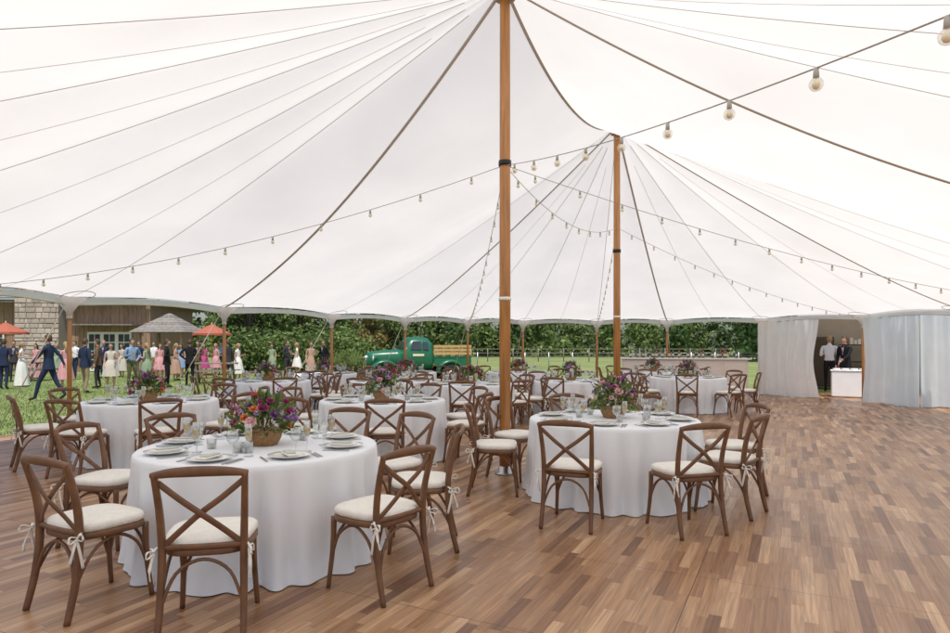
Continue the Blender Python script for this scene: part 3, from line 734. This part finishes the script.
# ---------------------------------------------------------------- truck (front toward -X)
M['tgreen']=mat('truck_green_paint',(.014,.13,.065),.28,.6,noise=.06,nscale=3); M['chrome']=mat('chrome',(.7,.7,.7),.15,metal=1); M['tyre']=mat('tyre_rubber',(.02,.02,.02),.8)
M['window']=mat('window_glass',(.03,.04,.045),.08,.8); M['rack']=mat('truck_rack_wood',(.50,.34,.14),.6,noise=.15); M['creamp']=mat('cream_paint',(.75,.68,.5),.3)
def truck():
    E=empty('vintage_pickup_truck',(PX(414,28),28,GZ),radians(22))
    b=MB()
    def rr(x,w,z0,z1,e=3.2,n=28,tw=1.0):
        r=[]; zc=(z0+z1)/2; hh=(z1-z0)/2
        for j in range(n):
            a=2*pi*j/n; c,s=cos(a),sin(a); yy=w*(abs(c)**(2/e))*(1 if c>0 else -1); zz=hh*(abs(s)**(2/e))*(1 if s>0 else -1)
            if zz>0: yy*=1-(1-tw)*(zz/hh)
            r.append((x,yy,zc+zz))
        return r
    b.loft([rr(-2.15,.20,.72,1.16,2.4),rr(-2.10,.28,.64,1.24,2.4),rr(-1.9,.34,.60,1.30,2.6),rr(-1.5,.42,.6,1.34,2.8),rr(-.95,.56,.6,1.38,3),rr(-.6,.66,.58,1.40,3.4)],'tgreen')
    b.loft([rr(-.68,.70,.50,1.36,4),rr(-.60,.72,.5,1.50,4,tw=.92),rr(-.42,.74,.5,1.84,4,tw=.82),rr(-.25,.75,.5,1.93,4,tw=.8),rr(.25,.75,.5,1.94,4,tw=.8),rr(.52,.74,.5,1.88,4,tw=.8),rr(.66,.72,.5,1.72,4,tw=.85)],'tgreen')
    b.obj('cab_and_hood',parent=E)
    b=MB()
    for sy in(-1,1):
        for (xc,r0) in((-1.5,.47),(1.45,.46)):
            pts=[]; ra=[]
            for i in range(15):
                a=radians(-8+196*i/14) ; pts.append((xc-cos(a)*(r0+.03)*1.15,sy*.70,.40+sin(a)*r0)); ra.append(.20*(.75+.25*sin(pi*i/14)))
            b.tube(pts,.09,'tgreen',12,b=ra,ref=(0,1,0))
        b.box((0,sy*.78,.40),(1.9,.28,.05),'tgreen',bev=.015)
    b.obj('fenders',parent=E)
    b=MB()
    for xc in(-1.5,1.45):
        for sy in(-1,1):
            T=Matrix.Translation((xc,sy*.76,.37))@Matrix.Rotation(-sy*pi/2,4,'X')
            b.lathe([(.24,-.08),(.34,-.085),(.37,-.05),(.37,.05),(.34,.085),(.24,.08)],'tyre',28,T=T)
            b.lathe([(.24,-.05),(.24,.06),(.17,.05),(.15,.07),(.001,.10)],'creamp',24,T=T); b.lathe([(.08,.10),(.06,.125),(.001,.135)],'chrome',16,T=T)
    b.obj('wheels',parent=E)
    b=MB()
    for sy in(-1,1):
        b.add([(-.36,sy*.742,1.38),(.12,sy*.757,1.38),(.12,sy*.655,1.74),(-.26,sy*.655,1.74)],[(0,1,2,3)],'window',False)
        b.add([(.20,sy*.757,1.38),(.46,sy*.755,1.38),(.42,sy*.665,1.70),(.20,sy*.665,1.72)],[(0,1,2,3)],'window',False)
        b.box((-.02,sy*.757,1.15),(.5,.008,.10),'creamp')
    b.add([(-.66,-.56,1.42),(-.66,-.03,1.42),(-.50,-.03,1.74),(-.50,-.48,1.74)],[(0,1,2,3)],'window',False)
    b.add([(-.66,.03,1.42),(-.66,.56,1.42),(-.50,.48,1.74),(-.50,.03,1.74)],[(0,1,2,3)],'window',False)
    b.obj('windows',parent=E)
    b=MB()
    for i in range(9): b.tube([(-2.19+.02*abs(i-4)*.4,-.2+.05*i,.72),(-2.17+.02*abs(i-4)*.4,-.2+.05*i,1.14)],.009,'chrome',6)
    b.tube(smooth_pts([(-2.2,-.8,.5),(-2.38,-.5,.5),(-2.4,0,.5),(-2.38,.5,.5),(-2.2,.8,.5)],5),.03,'chrome',8,b=.055)
    for sy in(-1,1):
        T=Matrix.Translation((-1.92,sy*.56,1.02))@Matrix.Rotation(-pi/2,4,'Y'); b.lathe([(.03,-.16),(.09,-.08),(.115,.0),(.115,.03)],'tgreen',16,T=T); b.lathe([(.115,.03),(.10,.05),(.001,.07)],'china',16,T=T)
        b.ball((-.62,sy*.95,1.42),(.03,.07,.05),'chrome',8,6); b.tube([(-.6,sy*.72,1.38),(-.61,sy*.92,1.42)],.01,'chrome',5)
    b.box((-.02,0,.45),(3.4,.7,.14),'black'); b.obj('chrome_and_chassis',parent=E)
    b=MB()
    b.box((1.58,0,.68),(1.72,1.36,.05),'rack')
    for sy in(-1,1):
        b.box((1.58,sy*.69,.86),(1.72,.04,.36),'tgreen',bev=.01); b.box((1.58,sy*.69,1.06),(1.78,.07,.04),'tgreen')
        for z in(1.2,1.36,1.52): b.box((1.58,sy*.69,z),(1.76,.025,.11),'rack')
        for x in(.78,1.2,1.6,2.0,2.4): b.box((x,sy*.665,1.30),(.05,.024,.54),'rack')
    for x in(.71,2.46):
        for z in(.86,1.2,1.36,1.52): b.box((x,0,z),(.025,1.3,.12),'rack' if z>1 else 'tgreen')
    b.obj('truck_bed',parent=E)
truck()

# ---------------------------------------------------------------- vegetation
def leaves(b,c,r,n,size,keys,sq=1.0):
    for i in range(n):
        d=Vector((random.gauss(0,1),random.gauss(0,1),random.gauss(0,1))).normalized()*(R()**.4); p=Vector(c)+Vector((d.x*r,d.y*r,d.z*r*sq))
        if p.z<GZ+.02: p.z=GZ+.05
        nrm=(d+Vector((U(-.8,.8),U(-.8,.8),U(-.3,1)))).normalized(); t=nrm.orthogonal().normalized(); t=(Matrix.Rotation(U(0,6.28),3,nrm)@t); u=nrm.cross(t); s=size*U(.6,1.3)
        b.add([p-t*s,p+u*s*.55,p+t*s,p-u*s*.55],[(0,1,2,3)],random.choice(keys),False)
def tree(name,x,y,h,r,keys,n=1500,size=.16):
    b=MB()
    b.tube(smooth_pts([(0,0,GZ-.1),(U(-.1,.1),U(-.1,.1),h*.3),(U(-.2,.2),U(-.2,.2),h*.6),(0,0,h*.92)],4),[h*.018*(1-.9*i/12)+.01 for i in range(13)],'bark',8)
    for i in range(18):
        a=U(0,6.28); e=U(-1.1,1.3); rr=r*U(.45,.8); c=(cos(a)*cos(e)*rr,sin(a)*cos(e)*rr,h*.5+sin(e)*h*.38)
        b.tube([(0,0,h*U(.15,.4)),(c[0]*.5,c[1]*.5,(h*.35+c[2])*.5),c],[h*.009,h*.006,.012],'bark',5)
        leaves(b,c,r*U(.34,.5),n//18,size,keys,.85)
    b.obj(name,(x,y,0))
random.seed(5)
for px,d,h,r in ((248,40,6.5,2.4),(272,42,7,2.4),(300,44,7.5,2.6),(330,46,7,2.4),(250,50,8,3),(392,52,7,2.6)):
    tree('deciduous_tree',PX(px,d),d,h,r,['leaf','leafd','leafl','leafl'],3400,.17)
for px,d,h,r in ((352,50,6,2.2),(372,52,6,2.2)): tree('russet_tree',PX(px,d),d,h,r,['leafo','leafo','leafl'],2400,.15)
b=MB()
for i in range(48):
    px=232+i*2.9; d=38+U(-2,2); leaves(b,(PX(px,d),d,U(.4,1.9)),U(.9,1.5),190,.13,random.choice([['leaf','leafl','leafl'],['leaf','leafd','leafl'],['leafl','leaf']]),.9)
b.obj('hedge')
b=MB()
for i in range(22):
    px=328+i*2.6; d=33.5+U(-.6,.6); leaves(b,(PX(px,d),d,.35),U(.35,.6),90,.09,['leafl','leaf','leafo'],.9)
for i in range(16):
    x=PX(U(330,385),33)
    for j in range(12): b.tube([(x+U(-.2,.2),33+U(-.3,.3),GZ),(x+U(-.4,.4),33+U(-.4,.4),U(.6,1.3))],.008,'leafl',3)
b.obj('flower_border')
b=MB()
for i in range(330):
    x=-150+i*1.0+U(-.6,.6); d=84+U(-4,8); h=U(3.5,9)
    c=random.choice([['leafd','leaf'],['leaf','leafl'],['leafl','leaf','leafl'],['leaf','leafl','leafl']])
    for q in range(3): leaves(b,(x+U(-1,1),d+U(-1,1),h*(.20+.28*q)),U(1.3,2.4)*(1-.15*q),125,.34,c,1.1)
b.obj('distant_treeline')
b=MB()
for i in range(90):
    x=26+i*.55; d=60-i*.25
    for q in range(3): leaves(b,(x,d,1.5+2.4*q),2.2,60,.36,['leafd','leaf'],1.1)
b.obj('distant_wood')
M['fence']=mat('weathered_fence_wood',(.24,.21,.18),.9,noise=.2)
b=MB()
for i in range(34):
    x=-6+i*2.4; b.tube([(x,60,GZ-.1),(x,60,1.2)],.05,'fence',6)
for z in(.35,.75,1.12): b.box((34,60.07,z),(80,.03,.06),'fence')
b.obj('paddock_fence')
b=MB()
for i in range(26):
    x=PX(430,40)+i*1.5; b.tube([(x,40,GZ-.1),(x,40,1.05)],.03,'steel',6)
for k in range(6): b.tube([(PX(430,40),40,.15+.17*k),(PX(430,40)+37.5,40,.15+.17*k)],.005,'steel',4)
b.obj('wire_fence')

# ---------------------------------------------------------------- barn, hut, umbrellas, picnic tables
M['barnw']=mat('barn_board',(.33,.215,.145),.9,noise=.22,nscale=3,island=.12,stretch=(6,6,.6)); M['stone']=mat('field_stone',(.44,.37,.32),.9,island=.24,noise=.15); M['mortar']=mat('mortar',(.32,.29,.26),.95)
M['shingle']=mat('grey_shingle',(.21,.195,.18),.9,noise=.3,nscale=8,island=.2); M['whitep']=mat('white_paint',(.75,.74,.71),.5); M['umb']=fabric('umbrella_coral',(.50,.17,.12),.25)
E=empty('stone_and_timber_barn',(-26.5,37,GZ),radians(4))
b=MB(); L=17; xo=-1.2
for i in range(68): b.box((xo-L/2+.25*i+.125,0+.008*(i%2),2.1),(.235,.1,4.2),'barnw')
b.box((xo,3.5,2.1),(L-.2,6.8,4.1),'barnw'); b.obj('walls',parent=E)
b=MB()
for i in range(16):
    for j in range(34):
        y0=-.7+.28*i; z0=4.05+.14*i; b.box((xo-L/2-.2+.5*j+.25*(i%2)+.25,y0,z0),(.49,.34,.03),'shingle')
b.box((xo,3.6,4.15),(L+.8,7.4,.12),'shingle'); b.obj('roof',parent=E)
def doorset(b,x,w,h,z0,n):
    b.box((x,-.09,z0+h/2),(w,.04,h),'whitep')
    pw=w/n
    for i in range(n):
        cx=x-w/2+pw*(i+.5)
        for j in range(4):
            for q in(-1,1): b.box((cx+q*pw*.2,-.115,z0+h*(.14+.22*j)+.1),(pw*.34,.02,h*.19),'window')
b=MB(); doorset(b,5.0,2.5,2.3,.05,3); doorset(b,-1.6,1.4,1.3,1.0,2); b.box((5.0,-.55,2.75),(3.4,1.0,.07),'shingle'); b.obj('french_doors_and_windows',parent=E)
b=MB(); b.box((1.4,-.5,2.9),(2.4,.86,5.8),'mortar'); random.seed(9)
z=0
while z<5.7:
    h=U(.14,.36); x=.2
    while x<2.55:
        w=U(.18,.6); w=min(w,2.62-x)
        if w>.08: b.box((x+w/2,-.93,z+h/2),(w-.03,U(.05,.14),h-.03-U(0,.03)),'stone',bev=.02)
        x+=w
    z+=h
b.obj('stone_chimney',parent=E)
E=empty('garden_hut',(PX(170,34.5),34.5,GZ),0)
b=MB()
for x in(-1.1,1.1):
    for y in(-1,1): b.box((x,y,1.15),(.12,.12,2.3),'barnw')
b.box((0,-.9,.5),(2.1,.3,1.0),'barnw'); b.obj('posts_and_counter',parent=E)
b=MB()
for i in range(8):
    f=1-i/8; g=1-(i+1)/8
    b.loft([[(sx*(1.45*q+.05),sy*(1.35*q+.05),zz) for sx,sy in((-1,-1),(1,-1),(1,1),(-1,1))] for q,zz in((f,2.25+.13*i),(f,2.28+.13*i),(g,2.26+.13*(i+1)))],'shingle',smooth=False)
b.obj('hip_roof',parent=E)
def umbrella(x,y,r=1.35,z=2.35):
    b=MB(); n=8; vs=[(0,0,z+.5)]; fs=[]
    for ring,(q,zz) in enumerate(((.5,z+.25),(1,z),(1.0,z-.12))):
        for j in range(n*2):
            a=2*pi*j/(n*2); rr=r*q*(1 if j%2==0 else .95); vs.append((rr*cos(a),rr*sin(a),zz+(.03 if j%2 and ring==2 else 0)))
    N=n*2
    for j in range(N): fs.append((0,1+j,1+(j+1)%N))
    for q in range(2):
        for j in range(N): fs.append((1+q*N+j,1+(q+1)*N+j,1+(q+1)*N+(j+1)%N,1+q*N+(j+1)%N))
    b.add(vs,fs,'umb',False); b.tube([(0,0,GZ),(0,0,z+.57)],.025,'rack',8)
    for j in range(8): a=2*pi*j/8; b.tube([(0,0,z-.1),(r*.6*cos(a),r*.6*sin(a),z+.2)],.008,'rack',4)
    b.lathe([(.25,GZ),(.25,GZ+.08),(.05,GZ+.12)],'black',14); b.obj('patio_umbrella',(x,y,0))
umbrella(PX(6,32),32,1.0,2.15); umbrella(PX(212,33),33,1.0,2.1)
def picnic(x,y,rz):
    b=MB()
    for i in range(5): b.box((0,-.32+.16*i,.75),(1.8,.145,.04),'fence')
    for s in(-1,1):
        for k in range(2): b.box((0,s*(.62+.15*k),.45),(1.8,.135,.04),'fence')
        b.box((s*.65,0,.41),(.09,1.5,.05),'fence'); b.box((s*.65,0,.71),(.09,.75,.04),'fence')
        for t in(-1,1): b.tube([(s*.70,t*.6,GZ),(s*.70,t*.2,.72)],.05,'fence',4)
    b.obj('picnic_table',(x,y,0),rz)
picnic(PX(214,26.0),26.0,radians(10)); picnic(PX(30,28),28,radians(-15))
# ---------------------------------------------------------------- light, camera
w=bpy.data.worlds.new('World'); scene.world=w; w.use_nodes=True; nt=w.node_tree; bg=nt.nodes['Background']
sky=nt.nodes.new('ShaderNodeTexSky'); sky.sky_type='NISHITA'; sky.sun_disc=False
dv=Vector((.12,-.42,1.0)).normalized(); el=math.asin(dv.z); sky.sun_elevation=el; sky.sun_rotation=atan2(dv.x,dv.y)
sky.dust_density=2.5
nt.links.new(sky.outputs[0],bg.inputs['Color']); bg.inputs['Strength'].default_value=.15
sl=bpy.data.lights.new('sun','SUN'); sl.energy=3.8; sl.angle=radians(.6); sl.color=(1,.935,.85); so=bpy.data.objects.new('sun',sl); scene.collection.objects.link(so)
so.rotation_euler=dv.to_track_quat('Z','Y').to_euler(); so.location=(0,0,30)
cd=bpy.data.cameras.new('camera'); cam=bpy.data.objects.new('camera',cd); scene.collection.objects.link(cam); scene.camera=cam
cam.location=(0,0,CH); cam.rotation_euler=(pi/2,0,0); cd.lens=24; cd.sensor_width=36; cd.shift_y=28.5/950; cd.clip_end=2000; cd.clip_start=.05
scene.view_settings.view_transform='Standard'; scene.view_settings.look='None'; scene.view_settings.exposure=0
